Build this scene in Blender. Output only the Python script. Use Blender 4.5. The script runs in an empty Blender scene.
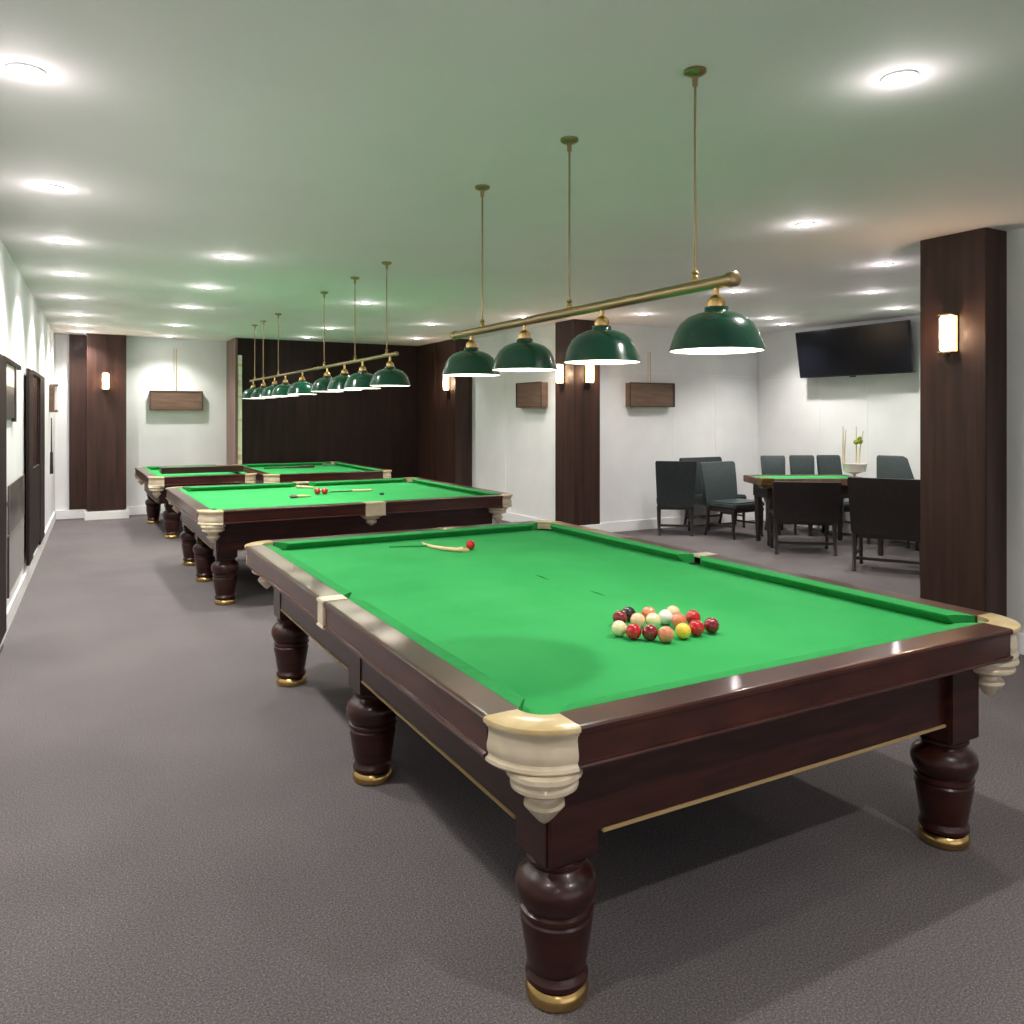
import bpy, bmesh, math, random
from mathutils import Vector, Matrix
random.seed(7)
S = bpy.context.scene
COL = S.collection
R = math.radians
PI = math.pi
CEIL = 2.95

# ------------------------------------------------------------------ materials
def mat(name, color=(.8, .8, .8), rough=.5, metal=0., coat=0., spec=.5, build=None):
    m = bpy.data.materials.new(name)
    m.use_nodes = True
    nt = m.node_tree
    b = nt.nodes['Principled BSDF']
    b.inputs['Base Color'].default_value = (*color, 1)
    b.inputs['Roughness'].default_value = rough
    b.inputs['Metallic'].default_value = metal
    b.inputs['Coat Weight'].default_value = coat
    b.inputs['Coat Roughness'].default_value = .08
    b.inputs['Specular IOR Level'].default_value = spec
    if build:
        build(nt, b)
    return m

def tex_noise(nt, scale, detail=3, stretch=(1, 1, 1), rough=.5):
    tc = nt.nodes.new('ShaderNodeTexCoord')
    mp = nt.nodes.new('ShaderNodeMapping')
    mp.inputs['Scale'].default_value = stretch
    n = nt.nodes.new('ShaderNodeTexNoise')
    n.inputs['Scale'].default_value = scale
    n.inputs['Detail'].default_value = detail
    n.inputs['Roughness'].default_value = rough
    nt.links.new(tc.outputs['Object'], mp.inputs['Vector'])
    nt.links.new(mp.outputs['Vector'], n.inputs['Vector'])
    return n

def ramp(nt, src, stops):
    r = nt.nodes.new('ShaderNodeValToRGB')
    el = r.color_ramp.elements
    while len(el) < len(stops):
        el.new(.5)
    for e, (p, c) in zip(el, stops):
        e.position = p
        e.color = (*c, 1)
    nt.links.new(src, r.inputs['Fac'])
    return r

def bump(nt, b, src, strength, dist):
    bp = nt.nodes.new('ShaderNodeBump')
    bp.inputs['Strength'].default_value = strength
    bp.inputs['Distance'].default_value = dist
    nt.links.new(src, bp.inputs['Height'])
    nt.links.new(bp.outputs['Normal'], b.inputs['Normal'])

def noisy(c1, c2, scale, stretch=(1, 1, 1), detail=3, p=(.35, .65), bmp=None, rgh=.5):
    def f(nt, b):
        n = tex_noise(nt, scale, detail, stretch, rgh)
        r = ramp(nt, n.outputs['Fac'], [(p[0], c1), (p[1], c2)])
        nt.links.new(r.outputs['Color'], b.inputs['Base Color'])
        if bmp:
            bump(nt, b, n.outputs['Fac'], *bmp)
    return f

def carpet(nt, b):
    n1 = tex_noise(nt, 140, 6, (1, 1, 1), 1.0)
    r1 = ramp(nt, n1.outputs['Fac'], [(.36, (.030, .027, .030)), (.50, (.108, .096, .100)), (.64, (.33, .30, .31))])
    n2 = tex_noise(nt, 1.3, 3)
    r2 = ramp(nt, n2.outputs['Fac'], [(.3, (.88, .88, .88)), (.7, (1.06, 1.05, 1.04))])
    mx = nt.nodes.new('ShaderNodeMix'); mx.data_type = 'RGBA'; mx.blend_type = 'MULTIPLY'
    mx.inputs['Factor'].default_value = 1
    nt.links.new(r1.outputs['Color'], mx.inputs['A'])
    nt.links.new(r2.outputs['Color'], mx.inputs['B'])
    nt.links.new(mx.outputs['Result'], b.inputs['Base Color'])
    bump(nt, b, n1.outputs['Fac'], .12, .002)

def emis(name, color, strength, base=(.9, .9, .9)):
    m = mat(name, base, .4)
    b = m.node_tree.nodes['Principled BSDF']
    b.inputs['Emission Color'].default_value = (*color, 1)
    b.inputs['Emission Strength'].default_value = strength
    return m

M = {}
M['carpet'] = mat('carpet', rough=.95, spec=.1, build=carpet)
M['wall'] = mat('white_wall_paint', rough=.6, spec=.3, build=noisy((.74, .74, .75), (.79, .79, .80), 2.2, bmp=(.05, .004)))
M['ceiling'] = mat('ceiling_paint', rough=.7, spec=.12, build=noisy((.81, .77, .77), (.84, .80, .80), 1.2))
M['skirting'] = mat('gloss_white_skirting', (.86, .86, .86), .3)
M['mahogany'] = mat('mahogany', rough=.34, coat=.28, spec=.35, build=noisy((.016, .0030, .0022), (.040, .0085, .005), 3.5, (1.2, 1.2, 9), 5))
M['rail_wood'] = mat('polished_rail_wood', rough=.30, coat=.38, spec=.4, build=noisy((.030, .0062, .0042), (.060, .0145, .0085), 3, (1.5, 1.5, 4), 4))
M['rail_wood_dull'] = mat('worn_rail_wood', rough=.4, coat=.3, build=noisy((.10, .050, .036), (.20, .115, .088), 5, (3, .8, 3), 5))
M['panel'] = mat('wenge_wall_panel', rough=.5, coat=.04, spec=.3, build=noisy((.020, .009, .007), (.062, .027, .020), 4, (4, 4, .25), 5, p=(.25, .75)))
M['panel_dark'] = mat('black_brown_wall_panel', rough=.6, spec=.18, build=noisy((.008, .004, .0035), (.026, .012, .010), 3, (4, 4, .25), 5, p=(.25, .75)))
M['panel_lit_side'] = mat('lit_side_wall_panel', rough=.45, spec=.3, build=noisy((.13, .075, .062), (.22, .135, .115), 4, (4, 4, .25), 5))  # end wall's side face: light falling on it painted in as a paler brown
M['leather_black'] = mat('black_leather', rough=.45, spec=.35, build=noisy((.009, .006, .006), (.016, .011, .010), 40, bmp=(.1, .002)))
M['felt'] = mat('green_baize', rough=.9, spec=.12, build=noisy((.028, .30, .078), (.040, .335, .095), 2.0, bmp=None))
M['felt_cushion'] = mat('cushion_baize', rough=.85, spec=.15, build=noisy((.022, .26, .064), (.028, .285, .074), 30))
M['felt_dark'] = mat('dark_pocket_cloth', (.006, .13, .035), .9, spec=.1)
M['cream'] = mat('cream_pocket_casting', rough=.28, coat=.4, build=noisy((.56, .47, .33), (.66, .57, .42), 14))
M['gold_cream'] = mat('gilded_cream_casting', rough=.3, coat=.4, build=noisy((.50, .36, .16), (.62, .49, .27), 14))
M['brass'] = mat('brass', (.62, .42, .16), .25, 1.)
M['dull_brass'] = mat('aged_brass', (.36, .27, .14), .32, .9)
M['gilt'] = mat('gilt_beading', (.50, .36, .17), .4, .35)
M['leather'] = mat('charcoal_leather', rough=.42, spec=.45, build=noisy((.012, .018, .019), (.022, .030, .031), 40, bmp=(.12, .002)))
M['leather_teal'] = mat('dark_teal_leather', rough=.4, spec=.45, build=noisy((.030, .044, .046), (.044, .060, .062), 40, bmp=(.12, .002)))
M['black_wood'] = mat('ebonised_wood', rough=.35, coat=.3, build=noisy((.010, .006, .005), (.024, .012, .010), 6, (1, 1, 6)))
M['net'] = mat('black_pocket_net', (.01, .01, .01), .8)
M['enamel'] = mat('green_enamel', (.002, .060, .032), .22, coat=.6)
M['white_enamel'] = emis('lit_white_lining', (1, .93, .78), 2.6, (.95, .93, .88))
M['bulb'] = emis('warm_bulb', (1, .9, .7), 12)
M['downlight'] = emis('downlight_lens', (1, .97, .9), 45)
M['glass_lit'] = emis('lit_sconce_glass', (1, .80, .52), 11, (.95, .9, .8))
M['steel'] = mat('white_trim', (.85, .85, .85), .4)
M['screen'] = mat('black_screen', (.005, .006, .010), .25, spec=.25)
M['black_plastic'] = mat('black_plastic', (.012, .012, .013), .35)
M['bronze'] = mat('bronze_panel', rough=.35, metal=.25, build=noisy((.15, .088, .062), (.20, .125, .09), 3, (1, 1, 8)))
M['dark_frame'] = mat('dark_bronze_frame', (.03, .018, .013), .4)
M['cue_wood'] = mat('ash_cue_wood', (.72, .52, .28), .35, coat=.3)
M['cue_butt'] = mat('dark_cue_butt', (.05, .012, .008), .3, coat=.4)
M['chalk'] = mat('blue_chalk', (.03, .14, .12), .9)
M['mirror'] = mat('mirror_glass', (.8, .8, .8), .06, 1.)
M['picture_lit'] = mat('pale_print', rough=.4, build=noisy((.75, .70, .66), (.86, .82, .78), 3))
M['picture_dark'] = mat('dark_print', rough=.3, build=noisy((.02, .018, .017), (.10, .08, .07), 4))
M['grey_panel'] = mat('grey_panel', (.30, .28, .28), .35)
M['cream_strip'] = mat('cream_marble', rough=.25, build=noisy((.70, .68, .52), (.40, .32, .14), 3.0, (1, 1, 2.5), 4, p=(.5, .7)))
M['glassware'] = mat('frosted_glass', (.80, .72, .68), .12)
M['stalk'] = mat('straw_stalk', (.55, .45, .18), .6)
M['moss'] = mat('green_bloom', rough=.8, build=noisy((.10, .16, .01), (.36, .42, .05), 60))
M['marble_top'] = mat('pale_grey_edge', (.42, .36, .33), .3)

# ------------------------------------------------------------------ mesh helpers
class MB:
    def __init__(s):
        s.bm = bmesh.new()
    def _add(s, b):
        me = bpy.data.meshes.new('tmp'); b.to_mesh(me); b.free()
        s.bm.from_mesh(me); bpy.data.meshes.remove(me)
    def box(s, x0, x1, y0, y1, z0, z1, bev=0, seg=2, rot=None, pivot=None):
        b = bmesh.new()
        bmesh.ops.create_cube(b, size=1)
        for v in b.verts:
            v.co = Vector(((x0+x1)/2+v.co.x*(x1-x0), (y0+y1)/2+v.co.y*(y1-y0), (z0+z1)/2+v.co.z*(z1-z0)))
        if bev:
            bmesh.ops.bevel(b, geom=b.edges[:], offset=bev, segments=seg, affect='EDGES')
        if rot:
            p = Vector(pivot)
            for v in b.verts:
                v.co = p + rot @ (v.co-p)
        s._add(b); return s
    def lathe(s, prof, c=(0, 0), n=32, a0=0., a1=2*PI, closed=False):
        b = bmesh.new(); full = abs(a1-a0-2*PI) < 1e-6
        k = n if full else n+1; rings = []
        for i in range(k):
            a = a0+(a1-a0)*i/n
            rings.append([b.verts.new((c[0]+r*math.cos(a), c[1]+r*math.sin(a), z)) for r, z in prof])
        m = len(prof)
        for i in range(n):
            A = rings[i]; B = rings[(i+1) % k]
            for j in range(m if closed else m-1):
                b.faces.new((A[j], A[(j+1) % m], B[(j+1) % m], B[j]))
        if not full and closed:
            b.faces.new(rings[0]); b.faces.new(list(reversed(rings[-1])))
        bmesh.ops.remove_doubles(b, verts=b.verts[:], dist=1e-5)
        bmesh.ops.recalc_face_normals(b, faces=b.faces[:])
        s._add(b); return s
    def loft(s, rings, cap=True, close=True):
        b = bmesh.new(); rr = [[b.verts.new(p) for p in ring] for ring in rings]
        n = len(rr[0])
        for A, B in zip(rr, rr[1:]):
            for j in range(n if close else n-1):
                b.faces.new((A[j], A[(j+1) % n], B[(j+1) % n], B[j]))
        if cap:
            b.faces.new(rr[0]); b.faces.new(list(reversed(rr[-1])))
        bmesh.ops.recalc_face_normals(b, faces=b.faces[:])
        s._add(b); return s
    def tube(s, pts, r, n=12):
        pts = [Vector(p) for p in pts]; rings = []
        rs = r if isinstance(r, (list, tuple)) else [r]*len(pts)
        for i, p in enumerate(pts):
            t = (pts[min(i+1, len(pts)-1)]-pts[max(i-1, 0)]).normalized()
            up = Vector((0, 0, 1)) if abs(t.z) < .9 else Vector((1, 0, 0))
            a = t.cross(up).normalized(); c = t.cross(a)
            rings.append([p+rs[i]*(a*math.cos(2*PI*k/n)+c*math.sin(2*PI*k/n)) for k in range(n)])
        return s.loft(rings)
    def sphere(s, c, r, u=24, v=16, sc=(1, 1, 1)):
        b = bmesh.new(); bmesh.ops.create_uvsphere(b, u_segments=u, v_segments=v, radius=r)
        for w in b.verts:
            w.co = Vector((c[0]+w.co.x*sc[0], c[1]+w.co.y*sc[1], c[2]+w.co.z*sc[2]))
        s._add(b); return s
    def xf(s, m):
        bmesh.ops.transform(s.bm, matrix=m, verts=s.bm.verts[:]); return s
    def build(s, name, m, parent=None, loc=None, ang=35):
        me = bpy.data.meshes.new(name); s.bm.to_mesh(me); s.bm.free()
        me.materials.append(M[m] if isinstance(m, str) else m)
        me.shade_smooth(); me.set_sharp_from_angle(angle=R(ang))
        o = bpy.data.objects.new(name, me); COL.objects.link(o)
        if parent: o.parent = parent
        if loc: o.location = loc
        return o

def tag(o, label=None, cat=None, group=None, kind=None):
    if label: o['label'] = label
    if cat: o['category'] = cat
    if group: o['group'] = group
    if kind: o['kind'] = kind
    return o

def empty(name, loc, label, cat, rz=0, group=None):
    o = bpy.data.objects.new(name, None); COL.objects.link(o)
    o.empty_display_size = .1
    o.location = loc; o.rotation_euler = (0, 0, rz)
    return tag(o, label, cat, group)

def kids(o):
    return [c for c in bpy.data.objects if c.parent == o]

def dup(root, loc, rz=0, label=None, group=None):
    r = root.copy(); COL.objects.link(r); r.location = loc; r.rotation_euler = (0, 0, rz)
    if label: r['label'] = label
    if group: r['group'] = group
    for ch in kids(root):
        c = ch.copy(); COL.objects.link(c); c.parent = r
        for g in kids(ch):
            d = g.copy(); COL.objects.link(d); d.parent = c
    return r

def struct(name, mb, m, label=None, parent=None):
    o = mb.build(name, m, parent)
    if not parent: tag(o, label, kind='structure')
    return o

# ------------------------------------------------------------------ camera
cam = bpy.data.cameras.new('camera')
cam.sensor_width = 36; cam.lens = 36*807/1024; cam.shift_y = -(512-415.7)/1024
cam.clip_start = .05
co = bpy.data.objects.new('camera', cam); COL.objects.link(co)
co.location = (0, 0, 1.65); co.rotation_euler = (R(90), 0, -R(29.118))
S.camera = co

# ------------------------------------------------------------------ the room
LW = lambda y: -.41+(y-6.66)*.037          # face of the left wall
struct('floor', MB().box(-1.2, 10.4, -5, 15.2, -.1, 0), 'carpet', 'dark grey speckled carpet floor')
struct('ceiling', MB().box(-1.2, 10.4, -5, 15.2, CEIL, CEIL+.1), 'ceiling', 'smooth grey-white ceiling with rows of downlights')
y0, y1 = -5, 15.0
def wall_poly(off0, off1, z0, z1, ya=y0, yb=y1):
    a = [(LW(ya)+off0, ya), (LW(ya)+off1, ya), (LW(yb)+off1, yb), (LW(yb)+off0, yb)]
    return [[(x, y, z0) for x, y in a], [(x, y, z1) for x, y in a]]
struct('wall_left', MB().loft(wall_poly(-.15, 0, 0, CEIL)), 'wall', 'long white wall on the left')
struct('wall_back', MB().box(-.6, 2.53, 14.8, 15.0, 0, CEIL), 'wall', 'white back wall beside the aisle')
struct('wall_right', MB().box(5.81, 5.99, -4.9, 3.70, 0, CEIL), 'wall', 'white wall at the right edge')
struct('wall_dark', MB().box(2.53, 5.80, 14.0, 14.95, 0, CEIL), 'panel_dark', 'dark brown panelled end wall behind the far tables')
struct('wall_dark_return', MB().box(5.80, 6.5, 12.35, 14.95, 0, CEIL), 'panel', 'brown panelled wall section between dark wall and white wall')
struct('wall_middle', MB().box(6.10, 6.30, 9.4, 12.349, 0, CEIL), 'wall', 'white wall between the dark panels and the column')
struct('wall_alcove_back', MB().box(6.305, 9.8, 9.3, 9.45, 0, CEIL), 'wall', 'white wall behind the seating area')
struct('wall_alcove_right', MB().box(9.65, 9.8, 3.4, 9.295, 0, CEIL), 'wall', 'white wall carrying the television')
struct('wall_alcove_front', MB().box(5.985, 9.645, 3.4, 3.55, 0, CEIL), 'wall', 'white wall closing the seating area behind the wood column')
# seams and tall panel outlines in the white walls
sk = .145
struct('baseboard_left', MB().loft(wall_poly(.001, .022, 0, sk)), 'skirting', 'white skirting along the left wall')
struct('baseboard_back', MB().box(.93, 2.529, 14.775, 14.799, 0, sk, .004).box(-.09, .32, 14.70, 14.799, 0, sk, .004).box(.30, .94, 14.36, 14.799, 0, sk-.015, .004), 'skirting', 'white skirting stepping round the back pilaster')
struct('baseboard_middle', MB().box(6.075, 6.099, 9.56, 12.34, 0, sk, .004).box(5.985, 6.48, 9.055, 9.56, 0, sk+.02, .004), 'skirting', 'white skirting round the middle column')
struct('baseboard_alcove', MB().box(6.485, 9.64, 9.275, 9.299, 0, sk, .004).box(9.625, 9.649, 3.56, 9.27, 0, sk, .004), 'skirting', 'white skirting of the seating area')
struct('baseboard_right', MB().box(5.785, 5.809, -4.7, 3.27, 0, sk, .004), 'skirting', 'white skirting of the right wall')
# wood clad columns and pilasters
struct('trim_1', MB().box(.095, .335, 14.70, 14.799, sk+.002, CEIL).box(.335, .90, 14.40, 14.799, sk, CEIL, .004), 'panel', 'dark wood pilaster on the white back wall')
struct('trim_2', MB().box(6.01, 6.44, 9.08, 9.55, sk+.022, CEIL, .003), 'panel', 'dark wood column between white walls')
struct('trim_3', MB().box(5.56, 5.99, 3.27, 3.76, 0, CEIL, .004), 'panel', 'large dark wood column at the right')
struct('trim_4', MB().box(5.785, 5.80, 12.352, 12.80, 0, CEIL, .002).box(5.783, 5.80, 13.2, 13.23, 0, CEIL, .002), 'panel', 'raised wood batten on the dark return wall')
struct('trim_5', MB().box(2.555, 2.62, 13.965, 13.999, .0, 2.66, .006), 'cream_strip', 'cream and gold vertical strip at the edge of the dark wall')
seam = MB()
for x in (7.9, 8.75): seam.box(x, x+.006, 9.296, 9.3, sk, 2.28)
seam.box(7.2, 9.5, 9.296, 9.3, 2.262, 2.27)
struct('trim_6', seam, 'skirting', 'fine panel joints in the white seating area wall')
seam = MB()
for yy in (8.1, 7.3, 6.1): seam.box(9.644, 9.65, yy, yy+.008, sk, 2.2)
seam.box(9.644, 9.65, 4, 9.2, 2.2, 2.208)
struct('trim_7', seam, 'skirting', 'fine panel joints in the television wall')
struct('trim_8', MB().box(6.094, 6.1, 11.15, 11.158, sk, CEIL), 'skirting', 'fine joint in the white middle wall')

struct('trim_9', MB().box(2.512, 2.5295, 13.985, 14.798, 0, CEIL).box(2.512, 2.55, 13.965, 13.984, 0, CEIL), 'panel_lit_side', 'side of the dark end wall, its lit look painted into the wood colour')
# ------------------------------------------------------------------ left wall furniture
def on_left(name, ya, yb, z0, z1, d0, d1, m, parent=None, label=None, cat=None):
    o = MB().loft(wall_poly(d0, d1, z0, z1, ya, yb)).build(name, m, parent)
    if label: tag(o, label, cat)
    return o
c = empty('mirror_cabinet', (0, 0, 0), 'tall dark wood cabinet frame on the left wall nearest the viewer', 'cabinet')
on_left('post', 6.2, 6.86, .10, 2.07, .023, .05, 'panel_dark', c)
on_left('header', 6.861, 8.3, 2.05, 2.085, .003, .035, 'panel_dark', c)
on_left('pale_print', 6.861, 7.8, 1.88, 2.049, .003, .022, 'picture_lit', c)
on_left('dark_print', 6.861, 7.8, 1.63, 1.879, .003, .022, 'picture_dark', c)
on_left('side_frame', 7.81, 7.9, 1.60, 2.049, .003, .030, 'dark_frame', c)
on_left('gold_bar', 6.95, 7.12, 1.22, 1.61, .003, .018, 'gilt', c)
c = empty('wall_cabinet', (0, 0, 0), 'low black and grey cabinet hung on the left wall under the print', 'cabinet')
on_left('body', 7.12, 8.6, .28, .95, .003, .030, 'grey_panel', c)
on_left('upper_door', 7.16, 8.56, .75, 1.12, .031, .040, 'picture_dark', c)
on_left('edge', 7.12, 7.17, .28, .74, .031, .042, 'dark_frame', c)
c = empty('tall_mirror', (0, 0, 0), 'tall mirror in dark wood posts farther along the left wall', 'mirror')
on_left('post', 8.95, 9.45, .22, 2.10, .023, .050, 'panel_dark', c)
on_left('post', 10.7, 11.5, .17, 2.12, .023, .04, 'panel_dark', c)
on_left('header', 9.451, 10.699, 2.07, 2.11, .003, .05, 'panel_dark', c)
on_left('glass', 9.451, 10.699, 1.1, 2.069, .003, .022, 'mirror', c)
on_left('lower_panel', 9.451, 10.699, .22, 1.099, .023, .035, 'panel_dark', c)
x = LW(13.3)
c = empty('wall_light', (x, 13.3, 1.9), 'slim brass rectangular wall light near the far end of the left wall', 'wall light')
MB().box(.001, .06, -.09, .09, -.20, .20, .006).box(.061, .11, -.09, .09, -.20, -.17, .003).box(.061, .11, -.09, .09, .17, .20, .003).build('bracket', 'bronze', c)
MB().box(.061, .10, -.07, .07, -.168, .168, .006).build('glass', 'glassware', c)
c = empty('billiard_cue', (LW(12.8)+.05, 12.8, .0), 'black cue hanging on the left wall below the slim wall light', 'cue')
MB().tube([(0, 0, 1.62), (.0, 0, 1.15)], [.006, .010]).build('shaft', 'black_wood', c)
MB().tube([(0, 0, 1.15), (.0, 0, .85)], [.018, .022]).build('butt', 'black_wood', c)

# ------------------------------------------------------------------ snooker tables
RH = .85
def leg_mesh():
    p = [(.0, .052), (.080, .052), (.089, .056), (.090, .070), (.083, .080), (.080, .088), (.084, .096), (.104, .222), (.104, .234),
         (.099, .240), (.100, .248), (.107, .252), (.107, .262), (.098, .268), (.110, .285), (.118, .308), (.119, .325), (.113, .348),
         (.097, .366), (.084, .374), (.078, .382), (.083, .390), (.088, .396), (.088, .404), (.08, .410), (0, .410)]
    return MB().lathe(p, n=40)
def foot_mesh():
    return MB().lathe([(0, 0), (.080, 0), (.088, .006), (.091, .022), (.088, .038), (.080, .046), (.0, .0515)], n=40)

RAIL = [(.004, RH), (.012, RH), (.100, RH), (.105, RH), (.105, .80), (.050, .80), (.050, .738), (.002, .738), (-.006, .739), (-.008, .744), (-.006, .749), (.004, .751),
        (.004, .828), (-.005, .831), (-.006, .843), (-.002, .8485)]
CUSH = [(.1055, RH+.0005), (.152, .847), (.167, .843), (.166, .837), (.134, .8015), (.1055, .8015)]

def side_frame(w, l, side):
    """origin, along, inward of each side of a w x l top centred at 0"""
    if side == 'left':  return Vector((-w/2, -l/2, 0)), Vector((0, 1, 0)), Vector((1, 0, 0)), l
    if side == 'right': return Vector((w/2, -l/2, 0)), Vector((0, 1, 0)), Vector((-1, 0, 0)), l
    if side == 'front': return Vector((-w/2, -l/2, 0)), Vector((1, 0, 0)), Vector((0, 1, 0)), w
    return Vector((-w/2, l/2, 0)), Vector((1, 0, 0)), Vector((0, -1, 0)), w

def snooker_table(x0, x1, ya, yb, legs, ins, mids, midw, label, lower=.475, rails='rail_wood', group=None):
    w, l = x1-x0, yb-ya
    cx, cy = (x0+x1)/2, (ya+yb)/2
    T = empty('snooker_table', (cx, cy, 0), label, 'snooker table', group=group)
    # bed with cut corners
    a, k = .106, .262
    W, L = w/2, l/2
    pts = [(-W+k, -L+a), (W-k, -L+a), (W-a, -L+k), (W-a, L-k), (W-k, L-a), (-W+k, L-a), (-W+a, L-k), (-W+a, -L+k)]
    MB().loft([[(x, y, .765) for x, y in pts], [(x, y, .80) for x, y in pts]]).build('playing_bed', 'felt', T)
    gaps = {s: [(0, .18)] for s in ('left', 'right', 'front', 'back')}
    for side in ('left', 'right', 'front', 'back'):
        o, al, inw, ln = side_frame(w, l, side)
        stops = [.181]
        ms = sorted(m for s_, m in mids if s_ == side)
        for m in ms: stops += [m-midw/2, m+midw/2]
        stops.append(ln-.181)
        for q in range(0, len(stops), 2):
            s0, s1 = stops[q], stops[q+1]
            rings = [[o+al*s+inw*u+Vector((0, 0, z)) for u, z in RAIL] for s in (s0, s1)]
            long_m = rails
            MB().loft(rings).build('rail', long_m, T, ang=22)
            e0 = .035 if q == 0 else .004
            e1 = .035 if q+2 >= len(stops) else .004
            n0 = e0+.045; n1 = e1+.045
            def cs(s, inner, sign):
                return [o+al*(s+sign*(e if u < .11 else e2))+inw*u+Vector((0, 0, z)) for (u, z), e, e2 in inner]
            ra = [o+al*(s0+(e0-.03 if u < .11 else n0 if u > .16 else n0*.8))+inw*u+Vector((0, 0, z)) for u, z in CUSH]
            rb = [o+al*(s1-(e1-.03 if u < .11 else n1 if u > .16 else n1*.8))+inw*u+Vector((0, 0, z)) for u, z in CUSH]
            MB().loft([ra, rb]).build('cushion', 'felt_cushion', T, ang=22)
    # frame below
    fx0, fx1, fy0, fy1 = -W+ins[0], W-ins[1], -L+ins[2], L-ins[3]
    t = .03
    MB().box(fx0+.02, fx1-.02, fy0+.012, fy0+.012+t, lower+.012, .7645).build('frame_panel', 'mahogany', T)
    MB().box(fx0+.02, fx1-.02, fy1-.012-t, fy1-.012, lower+.012, .7645).build('frame_panel', 'mahogany', T)
    MB().box(fx0+.012, fx0+.012+t, fy0+.05, fy1-.05, lower+.012, .7645).build('frame_panel', 'mahogany', T)
    MB().box(fx1-.012-t, fx1-.012, fy0+.05, fy1-.05, lower+.012, .7645).build('frame_panel', 'mahogany', T)
    kk = .26; sp = [(-W+kk, -L+.052), (W-kk, -L+.052), (W-.052, -L+kk), (W-.052, L-kk), (W-kk, L-.052), (-W+kk, L-.052), (-W+.052, L-kk), (-W+.052, -L+kk)]
    MB().loft([[(x, y, .7405) for x, y in sp], [(x, y, .7645) for x, y in sp]]).build('slate', 'mahogany', T)
    # gilt beading between the legs along the lower edge
    b = MB()
    b.box(fx0+.19, fx1-.19, fy0+.006, fy0+.05, lower, lower+.0115, .003)
    b.box(fx0+.19, fx1-.19, fy1-.05, fy1-.006, lower, lower+.0115, .003)
    ly = sorted(y-cy for x, y in legs if x < cx)
    for xx in (fx0+.006, fx1-.05):
        for p, q in zip(ly, ly[1:]):
            b.box(xx, xx+.044, p+.092, q-.092, lower, lower+.0115, .003)
    b.build('gilt_beading', 'gilt', T)
    for (lx, ly_) in legs:
        lx -= cx; ly_ -= cy
        g = leg_mesh().box(-.088, .088, -.088, .088, .4105, .7403, .006).build('leg', 'mahogany', T, (lx, ly_, 0))
        foot_mesh().build('brass_foot', 'brass', g)
    # corner pockets
    for sx in (-1, 1):
        for sy in (-1, 1):
            px, py = sx*(W-.18), sy*(L-.18)
            a0 = {(-1, -1): PI, (1, -1): 1.5*PI, (1, 1): 0, (-1, 1): .5*PI}[(sx, sy)]
            d = .04
            body = [(.084, .8345), (.180, .8345), (.179, .826), (.173, .819), (.1715, .808), (.174, .790), (.177, .774), (.176, .760), (.172, .750), (.174, .745), (.180, .742), (.182, .734), (.177, .728), (.12, .7265), (.12, .80), (.084, .80)]
            body = [(r, z) for r, z in body]
            cst = MB().lathe(body, (px, py), 20, a0-.0, a0+PI/2+.0, True)
            # stepped finial below, round the corner of the leg block
            qx, qy = (fx0 if sx < 0 else fx1), (fy0 if sy < 0 else fy1)
            qx += sx*.022; qy += sy*.022
            fin = [(0, .7255), (.088, .7255), (.094, .722), (.095, .712), (.084, .707), (.081, .698), (.085, .692), (.084, .684), (.070, .675), (.050, .670), (.038, .664),
                   (.040, .655), (.050, .648), (.051, .640), (.042, .630), (.036, .624), (.030, .618), (.016, .604), (0, .594)]
            fin = [(q_*1.08, .7255-(.7255-z_)*1.22) for q_, z_ in fin]
            MB().lathe(fin, (qx, qy), 28).build('pocket_finial', 'cream', T)
            cobj = cst.build('pocket_casting', 'cream', T)
            cap = [(.082, RH+.001), (.176, RH+.001), (.186, .848), (.188, .842), (.187, .835), (.084, .835)]
            MB().lathe(cap, (px, py), 20, a0, a0+PI/2, True).build('cap_rim', 'gold_cream', cobj)
            mx, my = sx*(W-.172), sy*(L-.172)
            MB().lathe([(.078, .80), (.078, .72), (.07, .715), (.06, .715)], (mx, my), 24).build('pocket_lining', 'felt_dark', T)
            MB().lathe([(.079, .714), (.074, .68), (.055, .64), (0, .625)], (mx, my), 20).build('pocket_net', 'net', T)
    for side, m in mids:
        o, al, inw, ln = side_frame(w, l, side)
        P = o+al*m
        def bx(mb, s0, s1, u0, u1, z0, z1, bev):
            p = P+al*s0+inw*u0; q = P+al*s1+inw*u1
            mb.box(min(p.x, q.x), max(p.x, q.x), min(p.y, q.y), max(p.y, q.y), z0, z1, bev)
        h = midw/2-.001
        c_ = MB()
        bx(c_, -h, h, -.010, .108, .8345, RH+.002, .004)
        bx(c_, -h+.004, h-.004, -.006, .03, .740, .838, .005)
        bx(c_, -h, h, -.010, .03, .728, .7415, .004)
        depth = {'left': ins[0], 'right': ins[1], 'front': ins[2], 'back': ins[3]}[side]
        q = P+inw*(depth-.016)
        k = max(.8, midw/.16)
        fin = [(0, .7275), (.078*k, .7275), (.080*k, .715), (.066*k, .708), (.066*k, .700), (.058*k, .690), (.036*k, .684), (.040*k, .668), (.040*k, .655), (.026*k, .640), (0, .620)]
        c_.build('pocket_casting', 'cream', T)
        MB().lathe(fin, (q.x, q.y), 24).build('pocket_finial', 'cream', T)
        q = P+inw*.128
        MB().lathe([(.03, .803), (.03, .8015), (0, .8012)], (q.x, q.y), 20).build('pocket_hole', 'net', T)
    return T

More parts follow.
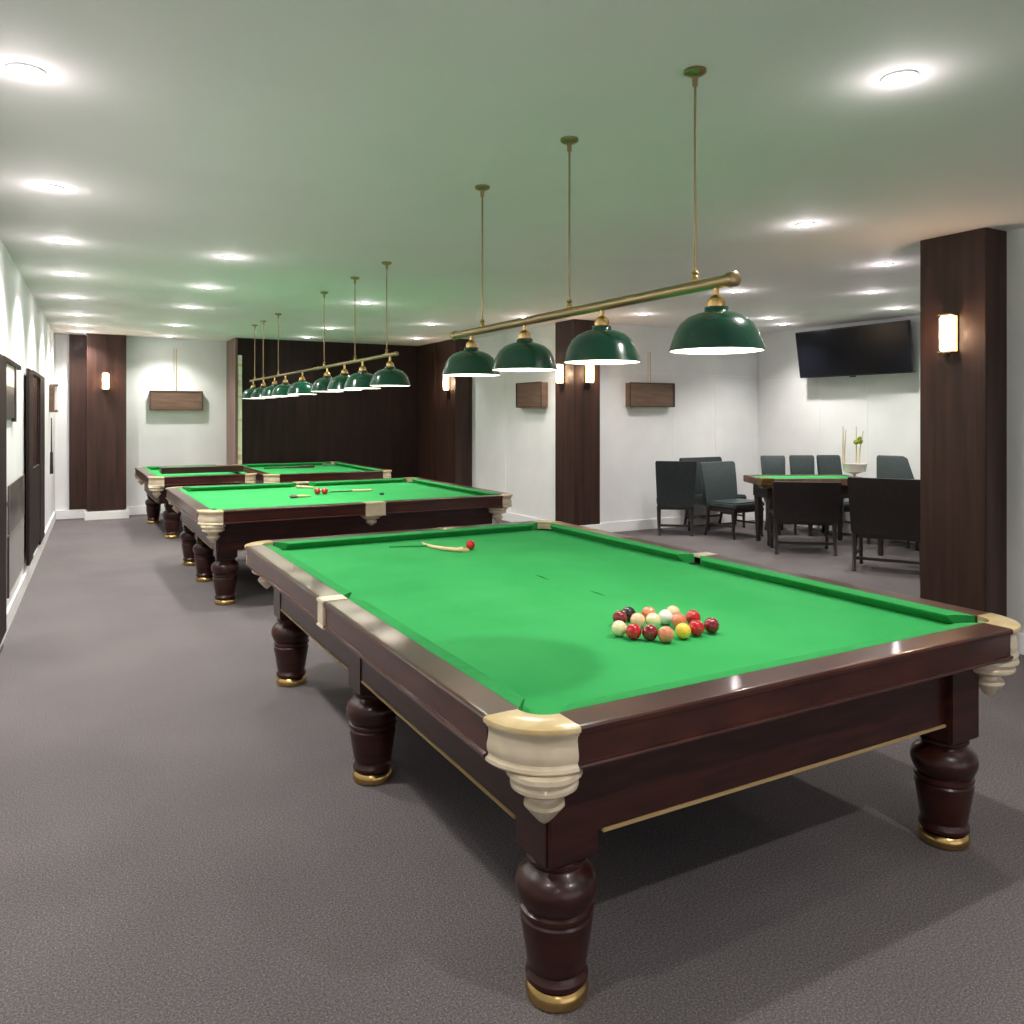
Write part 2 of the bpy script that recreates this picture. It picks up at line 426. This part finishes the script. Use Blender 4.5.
T0 = snooker_table(.985, 3.292, 1.733, 5.298, [(1.235, 1.955), (1.235, 3.52), (1.235, 5.02), (2.995, 1.925), (2.995, 3.52), (2.995, 5.02)],
    (.155, .185, .120, .16), [('left', 1.74), ('right', 1.80)], .10,
    'large green-clothed snooker table with dark mahogany frame nearest the viewer, the racked balls on it')
for p, q in (((2.207, 3.700), (2.199, 3.554)), ((2.235, 3.234), (2.234, 3.110))):
    cx0, cy0 = T0.location.x, T0.location.y
    MB().tube([(p[0]-cx0, p[1]-cy0, .8004), ((p[0]+q[0])/2-cx0, (p[1]+q[1])/2-cy0, .8008), (q[0]-cx0, q[1]-cy0, .8004)], [.0008, .0035, .0008], 8).build('cloth_mark', 'felt_dark', T0)
snooker_table(1.00, 4.03, 7.10, 9.80, [(1.25, 7.42), (1.25, 8.55), (1.25, 9.55), (3.75, 7.42), (3.75, 8.55), (3.75, 9.55)],
    (.14, .20, .14, .16), [('front', 1.52), ('back', 1.52)], .20,
    'second snooker table back, just behind the nearest one, long side to the viewer', rails='rail_wood')
snooker_table(.98, 2.36, 11.40, 13.95, [(1.29, 11.75), (1.22, 13.5), (2.05, 11.75), (2.05, 13.5)],
    (.12, .14, .14, .16), [], .16, 'far left snooker table in front of the white back wall, dark board lying on it')
snooker_table(2.40, 4.24, 11.12, 13.85, [(2.65, 11.42), (2.65, 13.55), (4.05, 11.42), (4.05, 13.55)],
    (.14, .14, .14, .14), [], .16, 'far right snooker table in front of the dark panelled wall')
b = MB().box(1.18, 2.26, 11.95, 12.25, .852, .935, .006)
tag(b.build('wooden_board', 'mahogany'), 'long dark wooden board lying across the far left snooker table', 'board')

# ------------------------------------------------------------------ balls
BR = .0305
def ball_mat(name, c):
    return mat(name, c, .10, coat=1.0)
BM = {'red': ball_mat('red_ball', (.50, .006, .012)), 'darkred': ball_mat('dark_red_ball', (.20, .004, .010)), 'cream': ball_mat('cream_ball', (.78, .74, .42)),
      'white': ball_mat('white_ball', (.80, .82, .76)), 'peach': ball_mat('peach_ball', (.66, .22, .12)), 'yellow': ball_mat('yellow_ball', (.85, .58, .06)),
      'black': ball_mat('black_ball', (.012, .006, .012)), 'pale': ball_mat('pale_orange_ball', (.80, .52, .32)), 'orange': ball_mat('orange_ball', (.72, .20, .10))}
BALLS = [
    (1.8720, 2.5140, 'cream', 'cream white ball at the left end of the front row'),
    (1.8940, 2.4520, 'red', 'bright red ball right of the cream ball in the front row'),
    (1.9400, 2.4110, 'darkred', 'dark red ball left of the peach ball in the front row'),
    (1.9740, 2.3590, 'peach', 'peach ball at the centre of the front row'),
    (2.0630, 2.3660, 'yellow', 'yellow ball right of the peach ball in the front row'),
    (2.1370, 2.3740, 'red', 'red ball right of the yellow ball'),
    (2.2140, 2.3740, 'darkred', 'dark red ball standing apart at the right end'),
    (2.0430, 2.6780, 'black', 'black ball at the back left of the rack'),
    (1.9720, 2.6420, 'darkred', 'dark red ball between the black ball and the cream ball'),
    (2.0101, 2.5755, 'pale', 'pale orange ball behind the left red balls'),
    (2.1150, 2.6370, 'orange', 'orange red ball at the back between the pale balls'),
    (2.0639, 2.5455, 'cream', 'cream ball in the middle of the rack behind the dark red ball'),
    (2.1440, 2.5650, 'white', 'white ball in the centre back of the rack'),
    (2.2150, 2.6030, 'pale', 'pale orange ball farthest back in the rack'),
    (2.1490, 2.4890, 'orange', 'orange ball behind the yellow ball'),
    (2.2360, 2.5040, 'red', 'red ball at the back right of the rack'),
]
for x, y, c_, lb in BALLS:
    o = MB().sphere((0, 0, 0), BR, 32, 20).build('snooker_ball', BM[c_], None, (x, y, .8003+BR))
    tag(o, lb, 'ball', 'balls racked on the nearest table')
o = MB().sphere((0, 0, 0), BR, 32, 20).build('snooker_ball', BM['red'], None, (2.26, 4.60, .8003+BR))
tag(o, 'lone red ball beside the wooden cue near the far end of the nearest table', 'ball')
for x, y, lb in ((2.40, 8.62, 'left red ball of the pair on the second table'), (2.475, 8.60, 'right red ball of the pair on the second table')):
    o = MB().sphere((0, 0, 0), BR*1.15, 24, 16).build('snooker_ball', BM['red'], None, (x, y, .8003+BR*1.15)); tag(o, lb, 'ball', 'pair of red balls on the second table')

# cues and small things on the tables
def cue(p0, p1, rad, z, label, group=None, butt=.35, names=('shaft', 'butt')):
    p0 = Vector((*p0, z)); p1 = Vector((*p1, z)); d = p1-p0
    c = empty('billiard_cue', (p0.x, p0.y, z), label, 'cue', group=group)
    m = d*(1-butt)
    MB().tube([Vector((0, 0, rad[0]-.0)), Vector((m.x, m.y, rad[1]))], rad).build('shaft', 'cue_wood', c)
    MB().tube([Vector((m.x, m.y, rad[1])), Vector((d.x, d.y, rad[1]))], [rad[1]*1.02, rad[1]*1.1]).build('butt', 'cue_butt' if butt < .6 else 'cue_wood', c)
    return c
c = empty('cue_rest', (2.20, 4.54, .8005), 'curved pale wooden cue rest ending at the lone red ball', 'cue rest')
MB().tube([(-.02, 0, .017), (-.055, .02, .015), (-.10, .10, .013), (-.125, .22, .011), (-.13, .34, .009), (-.11, .44, .006)], [.016, .014, .012, .010, .008, .005]).build('shaft', 'cue_wood', c)
MB().box(-.035, .02, -.012, .03, .001, .020, .005).build('hooked_head', 'cue_wood', c)
c = empty('billiard_cue', (1.84, 4.93, .8005), 'thin cue lying flat near the far cushion of the nearest table, pale tip', 'cue')
MB().tube([(0, 0, .005), (.27, -.11, .0075)], [.004, .006]).build('shaft', 'felt_cushion', c)
c = empty('billiard_cue', (2.56, 8.74, .8005), 'thin cue with orange butt lying right of the pair of red balls', 'cue')
MB().tube([(0, 0, .010), (.26, -.03, .013)], [.006, .007]).build('shaft', 'cue_butt', c)
MB().tube([(.26, -.03, .015), (.47, -.055, .015)], [.011, .013]).build('butt', 'cue_wood', c)
def lump(name, x, y, mats, label, cat, rz=0):
    c = empty(name, (x, y, .8005), label, cat, rz)
    MB().box(-.09, -.01, -.03, .03, .0, .035, .012, 3).build('head', mats[0], c)
    MB().tube([(-.01, 0, .015), (.06, .015, .015), (.13, .01, .012)], [.014, .013, .008]).build('handle', mats[1], c)
    return c
lump('table_brush', 2.13, 8.36, ('cue_butt', 'stalk'), 'small dark table brush on the second table near its front rail', 'brush')
lump('table_brush', 2.46, 9.45, ('cream', 'cue_wood'), 'pale wooden table brush near the far cushion of the second table', 'brush', -.7)
tag(MB().box(-.02, .02, -.02, .02, 0, .025, .004).build('chalk_cube', 'chalk', None, (2.99, 8.24, .8005)), 'small dark chalk cube on the second table above the middle pocket', 'chalk')
c = empty('billiard_cue', (2.80, 13.15, .8005), 'dark cue with wooden butt lying on the far right table', 'cue')
MB().tube([(0, 0, .013), (.55, -.03, .018)], [.010, .014]).build('shaft', 'black_wood', c)
MB().tube([(.55, -.03, .022), (.80, -.045, .022)], [.018, .020]).build('butt', 'cue_butt', c)
lump('table_brush', 3.95, 13.60, ('grey_panel', 'marble_top'), 'grey brush lying by the far cushion of the far right table', 'brush', .5)
# ------------------------------------------------------------------ pendant light bars
SH_OUT = [(.168, .000), (.172, .003), (.165, .022), (.150, .066), (.132, .098), (.105, .122), (.070, .137), (.046, .142), (.043, .145), (.043, .160), (.0, .160)]
SH_IN = [(.166, .001), (.160, .022), (.145, .064), (.128, .094), (.102, .117), (.068, .131), (0, .134)]
def light_bar(x, ya, yb, shades, rods, label, r=.022, shade_z=1.885, bar_z=2.135, power=8, sc=1.0, group=None):
    T = empty('pendant_light', (x, (ya+yb)/2, CEIL), label, 'pendant light', group=group)
    cy = (ya+yb)/2; z = bar_z-CEIL
    MB().tube([(0, ya-cy, z), (0, yb-cy, z)], r, 20).build('bar', 'dull_brass', T)
    for yy, s in ((ya, -1), (yb, 1)):
        MB().tube([(0, yy-cy-s*.03, z), (0, yy-cy-s*.025, z), (0, yy-cy+s*.006, z), (0, yy-cy+s*.014, z)], [r, r*1.25, r*1.25, r*.7], 20).build('end_cap', 'dull_brass', T)
    for yy in rods:
        g = MB().tube([(0, yy-cy, z+r), (0, yy-cy, -.02)], .005, 10).build('rod', 'dull_brass', T)
        MB().lathe([(0, 0), (.042, 0), (.042, -.012), (.030, -.020), (.012, -.024), (.010, -.06), (0, -.06)], (0, yy-cy), 24).build('ceiling_rose', 'dull_brass', g)
        MB().lathe([(0, z+r+.04), (.008, z+r+.04), (.014, z+r+.03), (.008, z+r+.02), (.014, z+r+.008), (.014, z+r-.004), (0, z+r-.004)], (0, yy-cy), 16).build('collar', 'brass', g)
    for yy in shades:
        zz = shade_z-CEIL; h = bar_z-shade_z-r
        sh = MB().lathe([(rr*sc, zz+q*sc) for rr, q in SH_OUT], (0, yy-cy), 40).build('lamp_shade', 'enamel', T, ang=60)
        MB().lathe([(rr*sc, zz+q*sc) for rr, q in SH_IN], (0, yy-cy), 40).build('shade_lining', 'white_enamel', sh, ang=60)
        MB().sphere((0, yy-cy, zz+.075), .028, 16, 12).build('bulb', 'bulb', sh)
        t = zz+.160*sc
        MB().lathe([(0, t+.050), (.010, zz+h+.002), (.010, t+.045), (.018, t+.040), (.030, t+.030), (.034, t+.012), (.032, t), (0, t)], (0, yy-cy), 24).build('lamp_holder', 'brass', T)
        L = bpy.data.lights.new('shade_lamp', 'SPOT'); L.energy = power; L.color = (1, .92, .80); L.shadow_soft_size = .085
        L.spot_size = R(168); L.spot_blend = 1.0
        lo = bpy.data.objects.new('shade_lamp', L); COL.objects.link(lo); lo.location = (x, yy, shade_z+.04)
    return T
light_bar(2.08, 2.115, 4.45, (2.205, 2.918, 3.60, 4.22), (2.318, 3.18, 4.08), 'brass bar of four green dome lamps over the nearest snooker table')
light_bar(2.40, 6.26, 8.60, (6.41, 7.12, 7.66, 8.25), (6.49, 7.34, 8.36), 'brass bar of green dome lamps over the second snooker table', r=.015, shade_z=1.90, bar_z=2.16)
light_bar(2.40, 8.70, 12.15, (9.24, 10.04, 10.62, 11.28, 11.95), (10.42, 11.30, 11.86), 'farthest brass bar of green dome lamps, over the far tables', r=.013, shade_z=1.895, bar_z=2.16)

# ------------------------------------------------------------------ downlights
DL = [(-.12, 3.541), (-.057, 5.283), (-.003, 6.876), (.052, 8.446), (.105, 10.058), (.174, 11.769), (.219, 13.118), (.265, 14.12),
      (1.199, 6.899), (1.275, 8.62), (1.343, 10.3), (1.434, 12.441), (1.522, 14.2),
      (2.808, 1.981), (4.405, 3.811), (6.158, 4.486), (6.125, 6.219), (6.483, 8.197), (8.789, 6.254), (8.213, 7.717), (8.923, 8.125),
      (4.564, 10.553), (3.464, 11.763), (3.528, 13.293), (3.058, 8.952), (7.441, 5.563), (5.30, 9.193), (5.2, 12.6),
      (-.25, 1.3), (-.3, -1.0), (2.1, -.1), (4.3, .9), (4.3, -1.6), (2.1, -2.6), (.6, -3.2)]
DLL = ['nearest downlight at the upper left of the ceiling', 'second downlight of the row along the left wall', 'third downlight of the row along the left wall',
       'fourth downlight of the row along the left wall', 'fifth downlight of the row along the left wall', 'sixth downlight of the row along the left wall',
       'seventh downlight of the row along the left wall', 'last downlight of the left row, right above the back pilaster',
       'nearest downlight of the second row over the aisle', 'second downlight of the aisle row', 'third downlight of the aisle row', 'fourth downlight of the aisle row',
       'last downlight of the aisle row, against the white back wall', 'large downlight at the upper right, right of the nearest lamp rods', 'downlight right of the nearest light bar, left of the wood column',
       'downlight just left of the big wood column top', 'downlight showing just beside the end of the nearest light bar', 'downlight above the middle wood column',
       'downlight above the television', 'downlight left above the television', 'small downlight in the corner left of the television', 'downlight in front of the dark return wall',
       'downlight over the far right snooker table', 'downlight against the dark panelled wall', 'downlight right of the second light bar rods', 'dim downlight between the wood column and television',
       'downlight between nearest lamp shades near the middle wall', 'downlight at the corner of the dark panelled walls'] + ['downlight behind the viewer']*7
proto = None
for i, (x, y) in enumerate(DL):
    if proto is None:
        proto = empty('downlight', (x, y, CEIL), DLL[i], 'ceiling light', group='ceiling downlights')
        MB().lathe([(.050, -.001), (.066, -.001), (.066, -.006), (.050, -.008)], n=28, closed=True).build('trim_ring', 'steel', proto)
        MB().lathe([(0, -.001), (.049, -.001), (.049, -.004), (0, -.004)], n=28).build('lens', 'downlight', proto)
    else:
        dup(proto, (x, y, CEIL), 0, DLL[i])
    L = bpy.data.lights.new('downlight_lamp', 'SPOT')
    L.energy = 105; L.color = (1, .96, .90); L.shadow_soft_size = .04; L.spot_size = R(128); L.spot_blend = .75
    if x > 5.9: L.energy = 95
    if y > 12 and x > 2.5: L.energy = 45
    if i in (0, 1, 2, 3, 4, 5): L.energy = (150, 185, 175, 160, 130, 120)[i]
    if i in (28, 29): L.energy = 65
    if i == 30: L.energy = 150
    if i in (31, 32, 33, 34): L.energy = 15
    lo = bpy.data.objects.new('downlight_lamp', L); COL.objects.link(lo); lo.location = (x, y, CEIL-.02)
    # added fill light in mid-air under each downlight, to brighten the ceiling
    L = bpy.data.lights.new('ceiling_fill', 'POINT'); L.energy = 1.3; L.color = (1, .92, .94); L.shadow_soft_size = .03
    lo = bpy.data.objects.new('ceiling_fill', L); COL.objects.link(lo); lo.location = (x, y, CEIL-.11)

# ------------------------------------------------------------------ sconces
sc0 = None
def sconce(x, y, z, rz, label):
    """local +x points out of the wall"""
    global sc0
    if sc0 is None:
        T = empty('wall_sconce', (x, y, z), label, 'wall light', rz, 'lit wall sconces')
        MB().box(.002, .016, -.050, .050, -.13, .13, .003).build('backplate', 'brass', T)
        MB().box(.018, .085, -.045, .045, -.125, .125, .012, 3).build('glass', 'glass_lit', T)
        MB().box(.0165, .090, -.050, .050, .126, .138, .003).build('brass_cap', 'brass', T)
        MB().box(.0165, .090, -.050, .050, -.138, -.126, .003).build('brass_cap', 'brass', T)
        MB().lathe([(0, -.175), (.010, -.165), (.012, -.150), (.008, -.139), (0, -.139)], (.05, 0), 12).build('finial', 'black_plastic', T)
        sc0 = T
    else:
        T = dup(sc0, (x, y, z), rz, label)
    L = bpy.data.lights.new('sconce_lamp', 'POINT'); L.energy = 5.5; L.color = (1, .62, .38); L.shadow_soft_size = .04
    lo = bpy.data.objects.new('sconce_lamp', L); COL.objects.link(lo)
    lo.location = Vector((x, y, z))+Matrix.Rotation(rz, 3, 'Z') @ Vector((.115, 0, 0))
sconce(5.56, 3.515, 2.235, PI, 'lit glass sconce on the big wood column at the right')
sconce(6.01, 9.36, 2.225, PI, 'lit sconce on the left face of the middle wood column')
sconce(6.24, 9.08, 2.225, -PI/2, 'lit sconce on the right face of the middle wood column')
sconce(.60, 14.40, 2.20, -PI/2, 'lit sconce on the back wall pilaster')
sconce(5.785, 12.62, 2.215, PI, 'lit sconce on the dark panelled wall, showing under a near lamp shade')

# ------------------------------------------------------------------ wall panels, television
def wall_box(x, y, z, w, h, d, rz, label, cord=0):
    T = empty('wall_panel', (x, y, z), label, 'wall panel', rz, 'bronze wall boxes')
    MB().box(.002, d-.012, -w/2+.008, w/2-.008, -h/2+.008, h/2-.008).build('body', 'bronze', T)
    m = MB()
    m.box(d-.011, d, -w/2, w/2, h/2-.014, h/2).box(d-.011, d, -w/2, w/2, -h/2, -h/2+.014)
    m.box(d-.011, d, -w/2, -w/2+.012, -h/2+.0145, h/2-.0145).box(d-.011, d, w/2-.012, w/2, -h/2+.0145, h/2-.0145)
    m.build('frame', 'dark_frame', T)
    MB().box(.002, d*.7, -w/2+.1, w/2-.1, -h/2-.02, -h/2-.0005).build('lower_ledge', 'cream', T)
    if cord:
        MB().tube([(d*.5, 0, h/2), (d*.5, 0, h/2+cord)], .006, 8).tube([(d*.5, -.04, h/2), (d*.5, -.04, h/2+cord)], .004, 8).build('hanging_cord', 'gilt', T)
    return T
wall_box(1.69, 14.8, 1.905, .84, .33, .10, -PI/2, 'bronze rectangular wall panel hanging on the white back wall', .72)
wall_box(6.10, 10.25, 1.955, .74, .37, .12, PI, 'bronze box panel on the white wall left of the middle wood column')
wall_box(7.44, 9.3, 1.95, .82, .35, .12, -PI/2, 'bronze rectangular wall panel right of the middle wood column', .45)

T = empty('television', (9.40, 7.365, 2.53), 'wide black flat television mounted high on the right alcove wall', 'television')
rot = Matrix.Rotation(-R(9), 3, 'Y')
MB().box(-.03, .03, -.90, .90, -.335, .335, .008, rot=rot, pivot=(0, 0, 0)).build('casing', 'black_plastic', T)
MB().box(-.0325, -.0305, -.885, .885, -.318, .318, rot=rot, pivot=(0, 0, 0)).build('screen', 'screen', T)
MB().box(.05, .2485, -.12, .12, -.12, .12, .004).build('wall_mount', 'black_plastic', T)
MB().box(-.035, -.012, -.05, .05, -.352, -.337, .003, rot=rot, pivot=(0, 0, 0)).build('sensor_bar', 'black_plastic', T)

# ------------------------------------------------------------------ seating area
def card_table(ox, oy, ang, w, d, label, h=.86):
    T = empty('card_table', (ox, oy, 0), label, 'table', ang)
    MB().box(.08, w-.08, .08, d-.08, h-.03, h-.008).build('green_top', 'felt', T)
    m = MB()
    m.box(0, w, 0, .08, h-.09, h, .008).box(0, w, d-.08, d, h-.09, h, .008)
    m.box(0, .08, .081, d-.081, h-.09, h, .008).box(w-.08, w, .081, d-.081, h-.09, h, .008)
    m.build('rim', 'rail_wood_dull', T)
    MB().box(.10, w-.10, .10, d-.10, h-.26, h-.031).build('apron', 'black_wood', T)
    for i, (x, y) in enumerate(((.15, .15), (w-.15, .15), (.15, d-.15), (w-.15, d-.15))):
        MB().lathe([(0, 0), (.03, 0), (.035, .05), (.03, .08), (.045, .35), (.05, h-.30), (.05, h-.261), (0, h-.261)], (x, y), 16).build('leg', 'black_wood', T)
    return T
A = -R(26.6)
t5 = card_table(7.63, 7.28, A, 1.40, .72, 'green-topped games table in the seating area carrying the glass bowl')
cb = MB().box(-.006, .16, -.006, .20, .775, .866, .010).box(.01, .14, .01, .17, .74, .774, .008)
cb.build('gold_corner', 'brass', t5)
card_table(8.28, 5.2, 0, 1.0, 1.15, 'second green-topped table behind the nearest armless chair by the column')

ch0 = None
def chair(x, y, rz, label, h=1.0, w=.52, m='leather'):
    """faces local +y; back at -y"""
    T = empty('chair', (x, y, 0), label, 'chair', rz, 'dark leather chairs round the games tables')
    W = w/2
    b = MB()
    # slightly flaring, padded back
    rings = []
    for z, o, ww in ((.40, 0, W-.03), (.44, 0, W-.02), (.70, -.03, W-.008), (h-.03, -.075, W+.006), (h, -.085, W-.004)):
        t = .035 if z < h-.01 else .026
        y0_ = -.25+o
        rings.append([(-ww, y0_-t, z), (0, y0_-t-.012, z), (ww, y0_-t, z), (ww, y0_+t, z), (0, y0_+t-.012, z), (-ww, y0_+t, z)])
    b.loft(rings).build('backrest', m, T, ang=50)
    MB().box(-W+.02, W-.02, -.20, .27, .40, .485, .022, 3).build('seat', m, T)
    MB().box(-W+.03, W-.03, -.21, .255, .35, .3995, .004).build('seat_frame', 'black_wood', T)
    for sx in (-1, 1):
        MB().tube([(sx*(W-.05), .225, .35), (sx*(W-.052), .225, .15), (sx*(W-.055), .23, .05), (sx*(W-.055), .235, .0)], [.026, .021, .017, .022], 10).build('leg', 'black_wood', T)
        MB().tube([(sx*(W-.05), -.225, .40), (sx*(W-.05), -.23, .2), (sx*(W-.05), -.265, .05), (sx*(W-.05), -.28, .0)], [.028, .022, .018, .024], 10).build('leg', 'black_wood', T)
    MB().box(-W+.05, W-.05, -.235, -.215, .12, .15).box(-W+.04, -W+.06, -.21, .21, .16, .185).box(W-.06, W-.04, -.21, .21, .16, .185).build('stretcher', 'black_wood', T)
    return T
chair(7.52, 8.80, -R(38), 'dark chair turned away from the viewer, leftmost in the seating area', 1.03, .54)
chair(8.06, 8.19, PI+R(4), 'chair facing the viewer with its grey seat showing, beside the leftmost chair', 1.0, .66, 'leather_teal')
chair(7.86, 6.86, -R(40), 'wide chair with its back to the viewer pushed under the games table with the bowl', .87, .76, 'leather_black')
chair(7.74, 5.58, -R(60), 'large dark chair back nearest the big wood column', 1.0, .74, 'leather_black')
chair(8.44, 8.97, PI, 'dark chair behind the seat-facing chair, its low back against the white wall', 1.02, .80)
chair(8.86, 8.10, PI+A, 'leftmost of the chairs on the far side of the games table', 1.07, .33, 'leather_teal')
chair(9.15, 7.83, PI+A, 'middle chair on the far side of the games table', 1.08, .33, 'leather_teal')
chair(9.40, 7.54, PI+A, 'right chair on the far side of the games table, left of the glass bowl', 1.09, .36, 'leather_teal')
chair(9.34, 6.68, PI/2+R(20), 'dark green chair back right of the glass bowl', 1.12, .58, 'leather_teal')

# glass bowl with stalks
bx_, by_ = 8.83, 6.87
T = empty('glass_bowl', (bx_, by_, .8525), 'pale footed glass bowl with tall stalks on the games table', 'bowl')
MB().lathe([(0, 0), (.07, 0), (.07, .008), (.02, .02), (.018, .05), (.05, .062), (.13, .085), (.14, .16), (.15, .185), (.142, .185), (.13, .16), (.11, .10), (0, .09)], n=28).build('bowl', 'glassware', T)
MB().lathe([(.105, .10), (.125, .15), (0, .155)], n=20).build('filling', 'picture_lit', T)
for dx, dy, h, lean in ((-.13, .07, .66, 0), (-.11, .06, .62, .01), (.02, -.01, .66, 0), (.06, -.03, .60, .03)):
    MB().tube([(dx, dy, .15), (dx, dy, h*.6), (dx+lean, dy-lean, h)], [.005, .008, .004], 8).build('stalk', 'stalk', T)
MB().sphere((.015, -.01, .46), .032).sphere((.065, -.03, .47), .036).sphere((.055, -.03, .51), .026).build('green_bloom', 'moss', T)

# ------------------------------------------------------------------ world and view
wd = bpy.data.worlds.new('world'); S.world = wd; wd.use_nodes = True
wd.node_tree.nodes['Background'].inputs['Color'].default_value = (.97, .94, .97, 1)
wd.node_tree.nodes['Background'].inputs['Strength'].default_value = 1.1
S.view_settings.view_transform = 'Standard'
S.view_settings.look = 'None'
S.view_settings.exposure = .25
S.view_settings.gamma = 1
S.view_settings.use_curve_mapping = False
